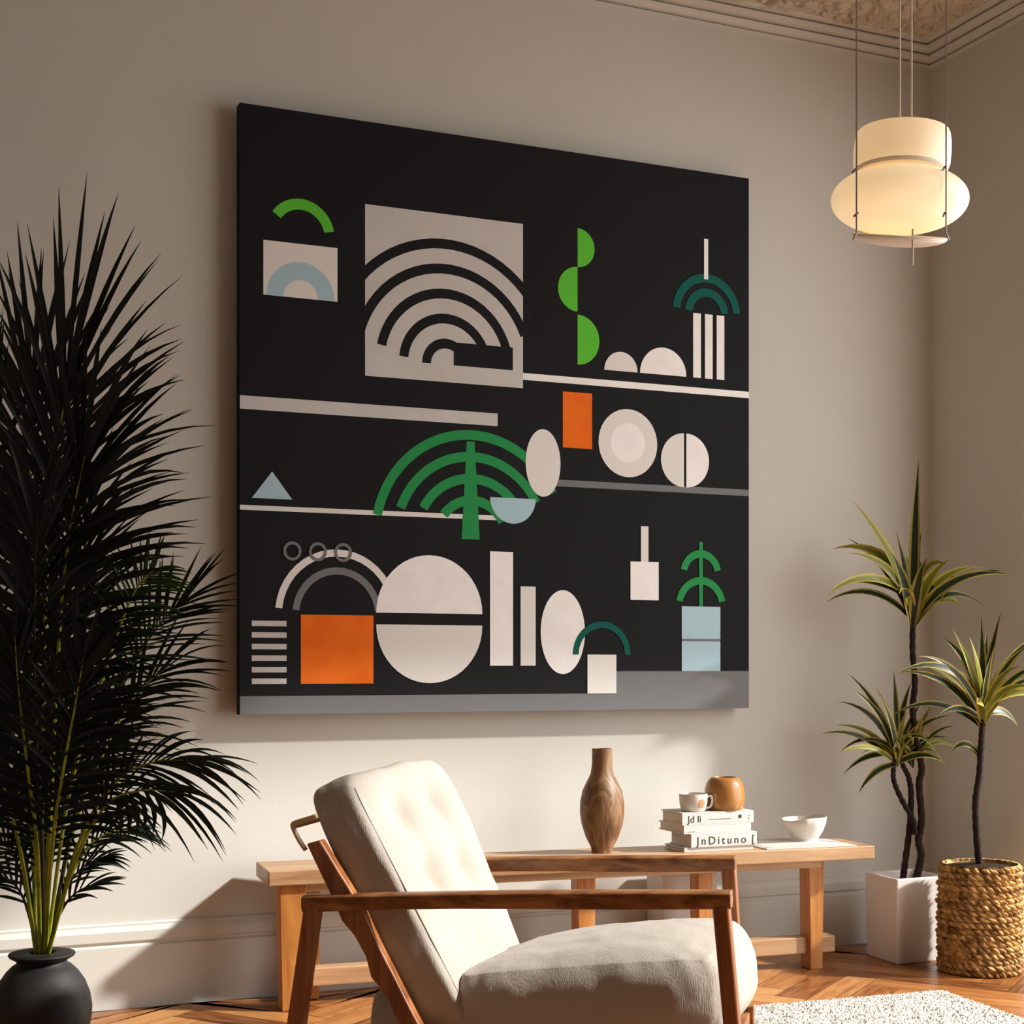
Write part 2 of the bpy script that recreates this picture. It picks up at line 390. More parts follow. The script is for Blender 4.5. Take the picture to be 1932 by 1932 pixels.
    rect(.85, .07, .935, .19, 7); rect(.85, .125, .935, .13, 6); arc(.892, .19, .055, .014, .2, PI-.2, 3); arc(.892, .25, .045, .014, .2, PI-.2, 3); rect(.888, .19, .896, .31, 3)
    arc(.68, .10, .06, .012, 0, PI, 8); rect(.65, .03, .71, .10, 9)
    for k in range(3): arc(.09+.045*k, .27, .016, .005, 0, 2*PI, 6)
    w = mb.build('canvas', mats, smooth=False); world_part(w, root)
    mb = MB()
    for lo, hi in (((xl+.06, Yf+.045, zb+.08), (xl+.10, 4.999, zt-.08)), ((xr-.10, Yf+.045, zb+.08), (xr-.06, 4.999, zt-.08)), ((xl+.10, Yf+.045, zt-.14), (xr-.10, 4.999, zt-.1)), ((xl+.10, Yf+.045, zb+.1), (xr-.10, 4.999, zb+.14))):
        box(mb, lo, hi)
    world_part(mb.build('hanging_frame', mats[10], smooth=False), root)
painting()

# ------------------------------------------------------------------ pendant lamp
def lamp():
    T = 4.6; c = atT(1697, 380, T); k = T/FPX
    def z(py): return EYE+(HORIZON-py)*k
    cx, cy = c.x, c.y
    RV = Vector((cs, -sn, 0)); FV = Vector((sn, cs, 0)); ctr = Vector((cx, cy, 0))
    root = thing('pendant_lamp', 'glowing cream pendant lamp of two stacked glass shades, hanging in front of the corner', 'lamp', (cx, cy, z(465)))
    O = (0, 0, 0); zc = z(378)
    def hang(o, tilt_side=3.2, tilt_near=0.):       # shades hang a little askew on their rods
        o.parent = root; o.location = (0, 0, zc-root.location.z)
        o.rotation_mode = 'QUATERNION'
        o.rotation_quaternion = Matrix.Rotation(math.radians(tilt_side), 3, FV).to_quaternion() @ Matrix.Rotation(math.radians(tilt_near), 3, RV).to_quaternion()
        return o
    def zz(py): return z(py)-zc
    mb = MB(); r = 89*k
    pr = [(r*.96, zz(321)), (r, zz(311)), (r*1.01, zz(290)), (r*1.0, zz(268)), (r*.975, zz(256)), (r*.95, zz(251)), (r*.5, zz(249)), (.008, zz(248))]
    lathe(mb, pr, 64, True, True, 0, O); hang(mb.build('upper_shade', M['lamp_top'], sharp=60))
    mb = MB(); lathe(mb, [(r*.93, zz(329)), (r*.95, zz(329)), (r*.95, zz(309)), (r*.93, zz(309))], 64, True, True, 0, O)
    hang(mb.build('middle_band', M['dish']))
    mb = MB(); a = 127*k; hb = 55*k; pr = []
    for i in range(33):
        t = -PI/2+PI*i/32; ct = max(math.cos(t), 0)
        pr.append((max(a*ct**.86, .004), hb*math.copysign(abs(math.sin(t))**1.0, t)))
    lathe(mb, pr, 72, True, True, 0, O); hang(mb.build('lower_shade', M['lamp_low']))
    mb = MB(); rr = 87*k; dep = 20*k; pr = []
    for i in range(11):
        q = i/10; pr.append((rr*math.sin(q*PI/2)+.003, -dep*math.cos(q*PI/2)))
    pr2 = [(max(q[0]*.975, .002), q[1]+.004) for q in pr[::-1]]
    lathe(mb, pr+pr2, 64, False, False, 0, O); d = hang(mb.build('lower_dish', M['dish']), 3.2, 17)
    d.location.z += zz(446)
    for sgn, px in ((-1, 1616), (1, 1785)):
        p = atT(px, 380, T-.192)
        k2 = (T-.192)/FPX
        def z2(py): return EYE+(HORIZON-py)*k2
        mb = MB(); tube(mb, [(p.x, p.y, CZ-.004), (p.x, p.y, z2(430)), (p.x, p.y, z2(440)), (p.x+RV.x*sgn*.010, p.y+RV.y*sgn*.010, z2(453))], .0024, 8)
        world_part(mb.build('rod', M['steel']), root)
        for yy, dd in ((315, .05), (402, .03)):
            mb = MB(); q = p+FV*dd; tube(mb, [(p.x-RV.x*.004*sgn, p.y-RV.y*.004*sgn, z2(yy)), (q.x, q.y, z2(yy))], .0036, 8)
            world_part(mb.build('clip', M['steel']), root)
    for px in (1701, 1723):
        p = ctr+RV*(px-1697)*k+FV*.02; mb = MB(); tube(mb, [(p.x, p.y, CZ-.004), (p.x, p.y, z(250))], .0028, 8); world_part(mb.build('cord', M['cord']), root)
    p = atT(1722, 440, T-.13); k2 = (T-.13)/FPX; mb = MB(); tube(mb, [(p.x, p.y, EYE+(HORIZON-432)*k2), (p.x, p.y, EYE+(HORIZON-500)*k2)], .003, 8); world_part(mb.build('pull_stick', M['cord']), root)
lamp()

# ------------------------------------------------------------------ bench
LF = Vector((1.222, 4.715, 0)); RF = Vector((3.399, 4.515, 0))
bx = (RF-LF).normalized(); by = Vector((-bx.y, bx.x, 0)); blen = (RF-LF).length; bdep = .25; BZ = .45
def bp(u, v, z): return LF+bx*u+by*v+Vector((0, 0, z))
def bench():
    root = thing('bench', 'long low pale oak bench with square legs and a bottom rail along the back wall', 'bench', bp(blen/2, bdep/2, 0))
    ang = math.atan2(bx.y, bx.x); root.rotation_euler = (0, 0, ang)
    ux, uy = -blen/2, -bdep/2
    mb = MB(); box(mb, (ux, uy, BZ-.048), (blen/2, -uy, BZ)); mb.build('bench_top', M['bench'], root, False, .004)
    mb = MB(); box(mb, (ux+.12, uy+.03, BZ-.075), (blen/2-.2, uy+.05, BZ-.048)); mb.build('apron', M['bench'], root, False, .002)
    # legs along the bench: (position along, width at top, depth)
    def uof(px, v=.1):
        r = ray(px, 1700); # where the sight line crosses the bench line
        n_ = by; d = n_.dot(LF)+v; t = d/(n_.x*r[0]+n_.y*r[1]); return (Vector((r[0]*t, r[1]*t, 0))-LF).dot(bx)-blen/2
    for px, w, y0, y1 in ((553, .088, .02, .10), (592, .045, .17, .23), (1107, .068, .09, .16), (1331, .058, .09, .16), (1541, .062, .085, .16)):
        u = uof(px, y0); mb = MB(); wb = w*.5*.8; wt = w*.5
        hexa(mb, [(u-wb, uy+y0, 0), (u+wb, uy+y0, 0), (u+wb, uy+y1, 0), (u-wb, uy+y1, 0)], [(u-wt, uy+y0, BZ-.048), (u+wt, uy+y0, BZ-.048), (u+wt, uy+y1, BZ-.048), (u-wt, uy+y1, BZ-.048)])
        mb.build('leg', M['bench_leg'], root, False, .003)
    mb = MB(); box(mb, (ux+.16, uy+.105, .055), (uof(1572, .12), uy+.165, .115)); mb.build('bottom_rail', M['bench'], root, False, .004)
bench()

# ------------------------------------------------------------------ things on the bench
def on_bench(px, v):
    """point of the bench top under a picture column, v metres behind the front edge"""
    r = ray(px, 1600); d = by.dot(LF)+v; t = d/(by.x*r[0]+by.y*r[1]); return Vector((r[0]*t, r[1]*t, BZ)), t
p, t = on_bench(1136, .125); k = t/FPX
mb = MB(); zb = 1604
pr = [(.020, 0)]
for w, y in ((40, 1604), (41, 1597), (43, 1593), (62, 1575), (78, 1550), (84, 1530), (83, 1508), (74, 1487), (58, 1470), (44, 1456), (39, 1440), (38, 1425), (38, 1410), (37.5, 1408)):
    pr.append((w/2*k*(1 if y < 1600 else 1), (zb-y)*k))
pr += [(33/2*k, (zb-1408)*k), (33/2*k, (zb-1440)*k), (.004, (zb-1442)*k)]
lathe(mb, pr, 56, True, True, 0)
o = mb.build('vase', M['vase'], sharp=50); o.location = p
tag(o, 'tall brown carved bottle vase on the bench, left of the stacked books', 'vase')

def slab_book(name, pl, rot, L, D, T, mats, label, z, title=None, size=.02, grp='stacked white books', lead=0):
    root = thing(name, label, 'book', (pl.x, pl.y, z), grp); root.rotation_euler = (0, 0, rot)
    c = .004
    mb = MB(); box(mb, (0, 0, 0), (L, D, c)); box(mb, (0, 0, T-c), (L, D, T)); box(mb, (0, 0, c), (L, c, T-c))
    mb.build('cover', M['paper'], root, False, .0012)
    mb = MB(); box(mb, (.005, c, c), (L-.005, D-.005, T-c)); mb.build('pages', M['pages'], root, False)
    if title:
        for txt, x, zz, sz, mt, *spc in title:
            cu = bpy.data.curves.new('lettering', 'FONT'); cu.body = txt; cu.size = sz; cu.extrude = .0004; cu.materials.append(mt)
            cu.space_character = spc[0] if spc else 1.05
            tmp = bpy.data.objects.new('tmp', cu); C.objects.link(tmp); bpy.context.view_layer.update()
            me = bpy.data.meshes.new_from_object(tmp.evaluated_get(bpy.context.evaluated_depsgraph_get())); me.name = 'lettering'
            bpy.data.objects.remove(tmp); bpy.data.curves.remove(cu)
            t_ = bpy.data.objects.new('lettering', me); C.objects.link(t_); t_.parent = root
            t_.rotation_euler = (PI/2, 0, 0); t_.location = (x, -.0006, zz)
    return root
pl, tb = on_bench(1297, .02)
kb = tb/FPX
rot = math.radians(-2)
def bl(px, v): q, _ = on_bench(px, v); return q
z0 = BZ
slab_book('book', bl(1291, .03), rot, .275, .15, .016, None, 'thin plain white book at the bottom of the stack on the bench', z0); z0 += .016
slab_book('book', bl(1304, .025), rot, .262, .16, .047, None, 'thick white book with big spine lettering, second from bottom of the stack', z0,
          [('JnDituno', .022, .009, .040, M['ink'], 1.38), ('[', .240, .010, .038, M['ink'])]); z0 += .047
slab_book('book', bl(1290, .03), rot+.0, .268, .19, .031, None, 'white book jutting out to the left, third from bottom of the stack', z0,
          [('\u2013 \u2013\u2013', .02, .004, .014, M['greyink'])]); z0 += .031
slab_book('book', bl(1287, .03), rot, .285, .16, .043, None, 'white book with dark lettering at the top of the stack under the cup', z0,
          [('Jd li', .022, .009, .034, M['ink']), ('\u2014\u2014\u2014\u2014', .105, .012, .022, M['greyink']), ('\u25a0', .222, .018, .016, M['ink']), (':', .262, .014, .03, M['ink'])]); z0 += .043
ZT = z0
# cup on the books
p, t = on_bench(1308, .085); k = t/FPX
root = thing('cup', 'small white ceramic cup with a rust patch on top of the books', 'cup', (p.x, p.y, ZT))
mb = MB(); rb = 27*k
lathe(mb, [(.01, 0), (rb*.74, 0), (rb*.86, .006), (rb*.97, .03), (rb, .058), (rb*.985, .062), (rb*.93, .06), (rb*.88, .03), (.004, .012)], 48, True, True)
cup = mb.build('cup_body', M['cream'], root, sharp=70)
RV = Vector((cs, -sn, 0)); FV = Vector((sn, cs, 0))
mb = MB(); hp = spline([RV*rb*.93+Vector((0, 0, .05)), RV*rb*1.25+Vector((0, 0, .053)), RV*rb*1.32+Vector((0, 0, .035)), RV*rb*1.18+Vector((0, 0, .016)), RV*rb*.82+Vector((0, 0, .010))], 6)
tube(mb, hp, .0045, 8); mb.build('handle', M['cream'], root)
mb = MB(); vs = []; fs = []
for i in range(9):
    for j in range(7):
        aa = -PI/2-YAW+.25+.62*(i/8); q = (i-4)/4; zz = .03+.016*(j/6-.5)*2*math.sqrt(max(0, 1-q*q))
        rr = rb*(.86+.11*min(1, zz/.03) if zz < .03 else .97+.03*(zz-.03)/.028)+.0006
        vs.append((rr*math.cos(aa), rr*math.sin(aa), zz))
fs = [(i*7+j, (i+1)*7+j, (i+1)*7+j+1, i*7+j+1) for i in range(8) for j in range(6)]
mb.add(vs, fs); mb.build('glaze_patch', M['brown_patch'], root)
# round amber pot
p, t = on_bench(1367, .10); k = t/FPX; mb = MB(); a = 38*k
lathe(mb, [(.012, 0), (a*.84, 0), (a*.93, .006), (a*.985, .030), (a, .05), (a*.98, .072), (a*.90, .094), (a*.78, .108), (a*.66, .115), (a*.58, .116), (a*.55, .112), (a*.55, .095), (.004, .09)], 56)
o = mb.build('round_pot', M['amber'], sharp=70); o.location = (p.x, p.y, ZT)
tag(o, 'round glossy caramel brown pot on top of the books behind the white cup', 'pot')
# open magazine and bowl
q0 = bl(1445, .012)
u0 = (q0-LF).dot(bx)
mb = MB(); vs = []; fs = []; N_ = 24
def mag(u, v):
    w = .36; s = u/w
    return .012*abs(math.sin(PI*min(max(s, 0), 1)))**.5*(1-.3*s)+.003
for side in (0, 1):
    for i in range(N_+1):
        for j in range(2):
            u = .36*i/N_; v = .215*j+.02*s if False else .215*j
            P = bp(u0+u, .004+v*(1-.15*(i/N_)), BZ+.001+(mag(u, v) if side else 0)); vs.append(P)
n1 = 2*(N_+1)
for i in range(N_):
    a = 2*i; fs += [(a, a+1, a+3, a+2), (n1+a, n1+a+2, n1+a+3, n1+a+1), (a, a+2, n1+a+2, n1+a), (a+1, n1+a+1, n1+a+3, a+3)]
fs += [(0, n1, n1+1, 1), (2*N_, 2*N_+1, n1+2*N_+1, n1+2*N_)]
root = thing('magazine', 'open white magazine lying flat at the right end of the bench', 'magazine', bp(u0+.18, .1, BZ))
mb.add(vs, fs); world_part(mb.build('pages', M['paper'], smooth=False), root)
p, t = on_bench(1518, .12); k = t/FPX; mb = MB()
ZB = BZ+.0135
prb = [(.012, 0), (27*k, 0), (25*k, .006), (27*k, .014), (34*k, .035), (40*k, .062), (41.5*k, .082), (40*k, .084), (36*k, .062), (28*k, .03), (.004, .02)]
lathe(mb, prb, 56)
bw = mb.build('bowl', M['cream'], sharp=75); bw.location = (p.x, p.y, ZB)
for v_ in bw.data.vertices:                    # hand-shaped rim: one side rises to a lip
    f = max(0, v_.co.z-.03)/.055
    rr = RV.x*v_.co.x+RV.y*v_.co.y
    v_.co.z += f*rr*.10+f*.0022*math.sin(3*math.atan2(v_.co.y, v_.co.x)+1)
    if rr < 0: v_.co.x *= 1+.06*f; v_.co.y *= 1+.06*f
tag(bw, 'white hand-shaped ceramic bowl standing on the open magazine', 'bowl')
# storage box under the bench
r_ = ray(1250, 1700); Yb = 4.845; tB = Yb/r_[1]; xb0 = r_[0]*tB; r2 = ray(1352, 1700); xb1 = r2[0]*Yb/r2[1]
root = thing('storage_box', 'pale grey storage box with a black strap on the floor under the bench', 'box', ((xb0+xb1)/2, 4.9, 0))
mb = MB(); box(mb, (-(xb1-xb0)/2, -.06, 0), ((xb1-xb0)/2, .065, .335)); mb.build('box_body', M['storage'], root, False, .004)
mb = MB(); box(mb, (-(xb1-xb0)/2-.004, -.064, .335), ((xb1-xb0)/2+.004, .069, .352)); mb.build('lid', M['paper'], root, False, .003)
mb = MB(); xs = .012
tube(mb, spline([(xs+.012, -.068, .366), (xs+.004, -.072, .36), (xs, -.0675, .34), (xs+.004, -.067, .3), (xs+.003, -.066, .26), (xs+.008, -.064, .21)], 6), .006, 8)
mb.build('strap', M['strap'], root)

# ------------------------------------------------------------------ armchair
CO = Vector((*c2w(.4616, 3.25), 0)); aC = math.radians(14.3)
cf = Vector((*c2w(math.cos(aC), -math.sin(aC)), 0)); cl = Vector((*c2w(math.sin(aC), math.cos(aC)), 0))
chair = thing('lounge_chair', 'large wooden lounge chair with cream linen seat and back cushions in front of the bench', 'armchair', CO)
CM = Matrix((( cf.x, cl.x, 0, 0), (cf.y, cl.y, 0, 0), (0, 0, 1, 0), (0, 0, 0, 1)))   # chair axes (forward, far side, up) in the room
def cp(u, v, w): return CM @ Vector((u, v, w))
def ch(px, py, v):
    r = Vector(ray(px, py)); t = (v+CO.dot(cl))/r.dot(cl); P = r*t
    return ((P-CO).dot(cf), EYE+P.z)
def cushion(name, corners, exps=(5, 5, 4), n=26, crown=(0, 0, .25), wr=.006, mat=None, dim=None, seed=0):
    """corners[i][j][k]: trilinear block, axis 0 forward/thickness etc.; superquadric-rounded with wrinkles"""
    bm = bmesh.new(); bmesh.ops.create_cube(bm, size=2)
    bmesh.ops.subdivide_edges(bm, edges=bm.edges[:], cuts=n, use_grid_fill=True)
    def place(q):
        e = exps
        # even out the grid near the edges, then round
        q = Vector([math.sin(c*PI/2*.999)*.5+c*.5 for c in q])
        r = (abs(q.x)**e[0]+abs(q.y)**e[1]+abs(q.z)**e[2])**(1/max(e)); m_ = max(abs(q.x), abs(q.y), abs(q.z))
        q = q*(m_/max(r, 1e-6)) if r > 0 else q
        ql = q.copy()
        for ax in range(3):
            if crown[ax]:
                o1, o2 = [i for i in range(3) if i != ax]
                ql[ax] = q[ax]*(1+crown[ax]*(1-q[o1]**2)*(1-q[o2]**2))
        s = [(c+1)/2 for c in ql]
        P = Vector((0, 0, 0))
        for i in (0, 1):
            for j in (0, 1):
                for k in (0, 1):
                    wgt = (s[0] if i else 1-s[0])*(s[1] if j else 1-s[1])*(s[2] if k else 1-s[2])
                    P += Vector(corners[i][j][k])*wgt
        if dim:
            for (a, b, d, rad, ax, sg) in dim:
                o1, o2 = [i for i in range(3) if i != ax]
                if q[ax]*sg > 0:
                    dd = ((q[o1]-a)**2+(q[o2]-b)**2)/rad**2
                    P += Vector(d)*math.exp(-dd)
        return cp(*P), P
    for v in bm.verts:
        v.co, P = place(v.co.copy())
        nz = noise.noise(Vector((P.x*6+seed, P.y*4, P.z*6)))+.55*abs(noise.noise(Vector((P.x*16+P.y*13+seed, P.y*7-P.z*5, P.z*7+P.y*9))))-.25+.3*noise.noise(Vector((P.x*34+P.z*12+seed, P.y*18, P.z*14)))
        v.co += (v.co-cp(*[sum(corners[i][j][k][a] for i in (0, 1) for j in (0, 1) for k in (0, 1))/8 for a in range(3)])).normalized()*nz*wr
    me = bpy.data.meshes.new(name); bm.to_mesh(me); bm.free()
    me.materials.append(mat or M['fabric']); me.polygons.foreach_set('use_smooth', [True]*len(me.polygons))
    o = bpy.data.objects.new(name, me); C.objects.link(o); o.parent = chair; o_place[name] = place; return o
o_place = {}
# back cushion: axis0 = back->front, axis1 = near->far, axis2 = bottom->top
vN, vF = .06, .545
B = [[[(-.725, vN, .255), (-1.0, vN, .80)], [(-.705, vF, .255), (-.955, vF, .82)]],
     [[(-.565, vN, .255), (-.895, vN, .85)], [(-.525, vF, .255), (-.785, vF, .865)]]]
cushion('back_cushion', B, (9, 9, 7), 40, (.24, 0, .03), .008, None,
        [(a, b, (-.03, 0, -.012), .16, 0, 1) for a in (-.35, .35) for b in (.15, .62)], 3)
# seat cushion
S = [[[(-.70, .055, .20), (-.68, .055, .395)], [(-.70, .56, .20), (-.62, .56, .395)]],
     [[(.0, .055, .28), (-.01, .055, .47)], [(.015, .57, .24), (.01, .57, .50)]]]
cushion('seat_cushion', S, (4, 5, 3.2), 40, (.05, 0, .30), .010, None, None, 9)
Rr = [[[(-.86, .10, .12), (-.86, .10, .34)], [(-.86, .5, .12), (-.86, .5, .34)]], [[(-.74, .10, .12), (-.74, .10, .34)], [(-.74, .5, .12), (-.74, .5, .34)]]]
cushion('rear_bolster', Rr, (3, 5, 3), 12, (0, 0, 0), .004, None, None, 5)
# piping along the near front edge of the back cushion
mb = MB(); pts = []
for i in range(33):
    q = Vector((1, -1, -1+2*i/32)); pts.append(o_place['back_cushion'](q)[0]+cp(-.001, .001, 0))
tube(mb, pts, .0028, 8); mb.build('piping', M['piping'], chair)
# arms
def arm(v0, uF, wF, uR, wR, name='arm'):
    mb = MB(); h = .034; wd = .05; st = []
    for i in range(9):
        s = i/8; u = uF+(uR-uF)*s; w = wF+(wR-wF)*s+.004*math.sin(PI*s); hh = h*(1+.12*math.sin(PI*s*2)*.5)
        st.append((u, w, hh))
    vs = []
    for u, w, hh in st:
        for dv, dw in ((0, 0), (0, -hh*.6), (.008, -hh), (wd-.008, -hh), (wd, -hh*.6), (wd, 0), (wd-.008, .004), (.008, .004)):
            vs.append(cp(u, v0+dv, w+dw))
    n = 8; fs = [(i*n+k, (i+1)*n+k, (i+1)*n+(k+1) % n, i*n+(k+1) % n) for i in range(8) for k in range(n)]
    fs += [tuple(range(n)), tuple(8*n+k for k in range(n-1, -1, -1))]
    mb.add(vs, fs); return mb.build(name, M['chair_wood'], chair, True, .002, sharp=35)
def leg(v0, top, bot, wt, wb, dep=.042, name='leg'):
    mb = MB(); (u1, w1), (u0, w0) = top, bot
    hexa(mb, [cp(u0-wb/2, v0, w0), cp(u0+wb/2, v0, w0), cp(u0+wb/2, v0+dep, w0), cp(u0-wb/2, v0+dep, w0)],
             [cp(u1-wt/2, v0, w1), cp(u1+wt/2, v0, w1), cp(u1+wt/2, v0+dep, w1), cp(u1-wt/2, v0+dep, w1)])
    return mb.build(name, M['chair_wood_v'], chair, False, .006, 3)
arm(0, .004, .613, -.975, .567)
leg(.003, (-.019, .59), (.035, 0), .036, .034)
leg(.003, (-.952, .55), (-1.035, 0), .036, .040)
arm(.60, -.05, .613, -.96, .575)
leg(.603, (-.068, .59), (-.03, 0), .036, .034)
leg(.603, (-.94, .55), (-1.0, 0), .036, .040)
# slanted back posts, one on each side
LPx = [(578, 1592), (603, 1645), (625, 1690), (645, 1738), (668, 1765), (690, 1805), (700, 1845), (712, 1858), (735, 1892), (752, 1932)]
RPx = [(604, 1585), (634, 1635), (665, 1685), (686, 1722), (712, 1780), (741, 1836), (768, 1890), (790, 1932)]
ol = [ch(x, y, .02) for x, y in LPx]+[(-.665, .12), (-.60, .12)]+[ch(x, y, .02) for x, y in RPx][::-1]
for v0 in (.018, .555):
    mb = MB(); prism(mb, [cp(u, v0, w) for u, w in ol], (0, 0, 0), cl*.034); mb.build('back_post', M['chair_wood_v'], chair, False, .004, 2)
# bent pale rod of the back frame
mb = MB(); a_ = [ch(x, y, .07) for x, y in ((604, 1538), (588, 1543), (563, 1551), (559, 1558), (570, 1582), (583, 1602))]
pts = spline([cp(u, .05, w) for u, w in a_], 5); pts2 = spline([cp(u, .55, w) for u, w in a_], 5)
tube(mb, pts, .0058, 8); tube(mb, pts2, .0058, 8); tube(mb, [cp(a_[3][0], .05, a_[3][1]), cp(a_[3][0], .55, a_[3][1])], .0058, 8)
mb.build('back_frame', M['light_frame'], chair)
# hidden seat rails that carry the cushions
mb = MB()
hexa(mb, [cp(-.05, .045, .20), cp(-.01, .045, .20), cp(-.01, .60, .20), cp(-.05, .60, .20)], [cp(-.05, .045, .235), cp(-.01, .045, .235), cp(-.01, .60, .235), cp(-.05, .60, .235)])
mb.build('front_rail', M['chair_wood'], chair, False, .003)
for v0 in (.02, .57):
    mb = MB(); hexa(mb, [cp(-1.0, v0, .12), cp(0, v0, .20), cp(0, v0+.03, .20), cp(-1.0, v0+.03, .12)], [cp(-1.0, v0, .17), cp(0, v0, .25), cp(0, v0+.03, .25), cp(-1.0, v0+.03, .17)])
    mb.build('side_rail', M['chair_wood'], chair, False, .003)

# ------------------------------------------------------------------ rug
rc = atZ(1779, 1876, 0); r1 = atZ(1450, 1903, 0)
ea = (r1-rc).normalized(); eb = Vector((-ea.y, ea.x, 0)); eb = eb if eb.y < 0 else -eb
rug = thing('rug', 'cream speckled wool rug on the parquet in front of the plant pots', 'rug', rc)
RW, RL = 1.18, 1.9
mb = MB(); prism(mb, [Vector((0, 0, .001)), ea*RW+Vector((0, 0, .001)), ea*RW+eb*RL+Vector((0, 0, .001)), eb*RL+Vector((0, 0, .001))], (0, 0, 0), (0, 0, .009)); mb.build('rug_base', M['rug'], rug, False)
mb = MB(); vs = []; fs = []
for i in range(40000):
    a, b = R.random()*RW, (R.random()**1.5)*RL
    P = ea*a+eb*b+Vector((0, 0, .008)); an = R.random()*2*PI; h = .004+.006*R.random(); w = .005+.003*R.random()
    tip = P+Vector((R.uniform(-.006, .006), R.uniform(-.006, .006), h)); o = len(vs)
    vs += [P+Vector((math.cos(an+2.094*k)*w, math.sin(an+2.094*k)*w, 0)) for k in range(3)]+[tip]
    fs += [(o, o+1, o+3), (o+1, o+2, o+3), (o+2, o, o+3)]
mb.add(vs, fs); pile = mb.build('pile', M['rug'], rug); pile['kind'] = 'stuff'

# ------------------------------------------------------------------ plants on the right
def crown_mesh(root, name, centre, n, Ls, seed, wid=.016, down=.25, pale=.25, spec=None):
    rg = random.Random(seed); mb = MB()
    ls = spec or []
    Ls_ = max([q[2] for q in ls])*.42 if ls else .1
    if not spec:
        for i in range(n):
            el = PI/2-(.12+1.35*((i+.5)/n)**.85)-rg.uniform(-.08, .08); az = i*2.399+rg.uniform(-.3, .3)
            ls.append((az, el, Ls*(1.05-.25*(i/n))*rg.uniform(.8, 1.1)))
    for az, el, L in ls:
        d = RV*math.cos(az)+FV*math.sin(az)*.8
        u = Vector((d.x*math.cos(el), d.y*math.cos(el), math.sin(el))).normalized()
        z0 = rg.uniform(-.18, .28)*Ls_; wv = rg.uniform(.75, 1.15); base = centre+Vector((0, 0, z0))
        pts = []; ws = []; steps = 11; sag = down*L*rg.uniform(.4, 1.5)*math.cos(el)
        P_ = base.copy(); bend = math.radians(rg.uniform(20, 46))*math.cos(el)
        for k in range(steps+1):
            q_ = k/steps; e_ = min(el+bend*(1-2.1*q_), PI/2-.03)
            pts.append(P_-Vector((0, 0, sag*q_**3)))
            P_ = P_+Vector((d.x*math.cos(e_), d.y*math.cos(e_), math.sin(e_)))*(L/steps)
            ws.append(wid*(.30+.70*math.sin(PI*min(1, .05+.95*q_**.85)))*(1-q_**4)*wv+.0004)
        nrm = Vector((-d.x*math.sin(el), -d.y*math.sin(el), math.cos(el)+.01))*.5-FV*.9+RV*rg.uniform(-.5, .5)
        for q_ in pts:
            q_.x = min(q_.x, WX-.03); q_.y = min(q_.y, WY-.04)
        ribbon(mb, pts, ws, nrm.normalized(), 1 if rg.random() < pale else 0, .3)
    o = mb.build(name, [M['dracaena_leaf'], M['dracaena_pale']]); world_part(o, root); return o
def trunk(root, pts, r0, r1_, name='trunk'):
    P = spline(pts, 8); mb = MB(); n = len(P)
    rad = [r0+(r1_-r0)*i/(n-1)+.0012*math.sin(i*2.1) for i in range(n)]
    tube(mb, P, rad, 12); return world_part(mb.build(name, M['trunk']), root)
# white square pot
A = Vector((*c2w(1.413, 5.60), 0)); Bq = Vector((*c2w(1.345, 5.80), 0)); Cq = Vector((*c2w(1.615, 5.69), 0)); Dq = Bq+Cq-A
ctr = (A+Bq+Cq+Dq)/4; ctr.z = 0
pot = thing('potted_dracaena', 'tall two-stemmed variegated dracaena in a square white pot beside the bench', 'plant', ctr)
def sq(scale, z): return [ctr+(P-ctr)*scale+Vector((0, 0, z)) for P in (A, Cq, Dq, Bq)]
mb = MB(); PH = .315
o4, i4 = sq(1, 0), sq(.97, 0); t4, ti = sq(1.03, PH), sq(.90, PH); bi = sq(.86, PH-.045)
mb.add(o4+t4+ti+bi, [(3, 2, 1, 0)]+[(k, (k+1) % 4, 4+(k+1) % 4, 4+k) for k in range(4)]+[(4+k, 4+(k+1) % 4, 8+(k+1) % 4, 8+k) for k in range(4)]+[(8+k, 8+(k+1) % 4, 12+(k+1) % 4, 12+k) for k in range(4)]+[(12, 13, 14, 15)])
world_part(mb.build('pot', M['white_pot'], None, False, .006, 3), pot)
mb = MB(); s4 = sq(.85, PH-.045); s5 = sq(.85, PH-.034); hexa(mb, s4, s5); world_part(mb.build('soil', M['white_pot'], None, False), pot)
def pp(px, py, dt=0.): return atT(px, py, 5.74+dt)
trunk(pot, [pp(1727, 1662), pp(1733, 1640), pp(1738, 1612), pp(1733, 1585), pp(1739, 1545), pp(1734, 1480), pp(1739, 1450), pp(1730, 1400), pp(1722, 1340), pp(1726, 1290), pp(1722, 1230), pp(1722, 1178), pp(1722, 1120)], .0145, .0105)
trunk(pot, [pp(1703, 1662, .03), pp(1708, 1625, .03), pp(1716, 1560, .02), pp(1719, 1500, .01), pp(1714, 1466, .0), pp(1704, 1445), pp(1696, 1420)], .0125, .009)
trunk(pot, [pp(1727, 1575, -.01), pp(1722, 1546), pp(1702, 1510), pp(1687, 1475), pp(1686, 1448), pp(1691, 1405)], .011, .0085)
D2 = math.radians
main = [(0, 88, .60), (.3, 84, .36), (2.6, 80, .40), (PI, 62, .50), (PI-.4, 54, .44), (PI+.3, 44, .40), (PI-.2, 40, .42), (PI+.1, 22, .38), (PI, 16, .30), (PI+.4, 4, .42), (0, 46, .42), (.2, 36, .50), (-.3, 30, .44), (.1, 24, .34), (0, 50, .30),
        (1.5, 60, .35), (-1.5, 55, .34), (-1.2, 35, .3), (1.2, 40, .3), (-.5, 62, .32), (PI+.7, 66, .34), (-2, 20, .25), (.4, 14, .26)]
crown_mesh(pot, 'leaf_crown', pp(1722, 1168), 0, 0, 11, .0215, .16, .3, [(a, D2(e), L) for a, e, L in main])
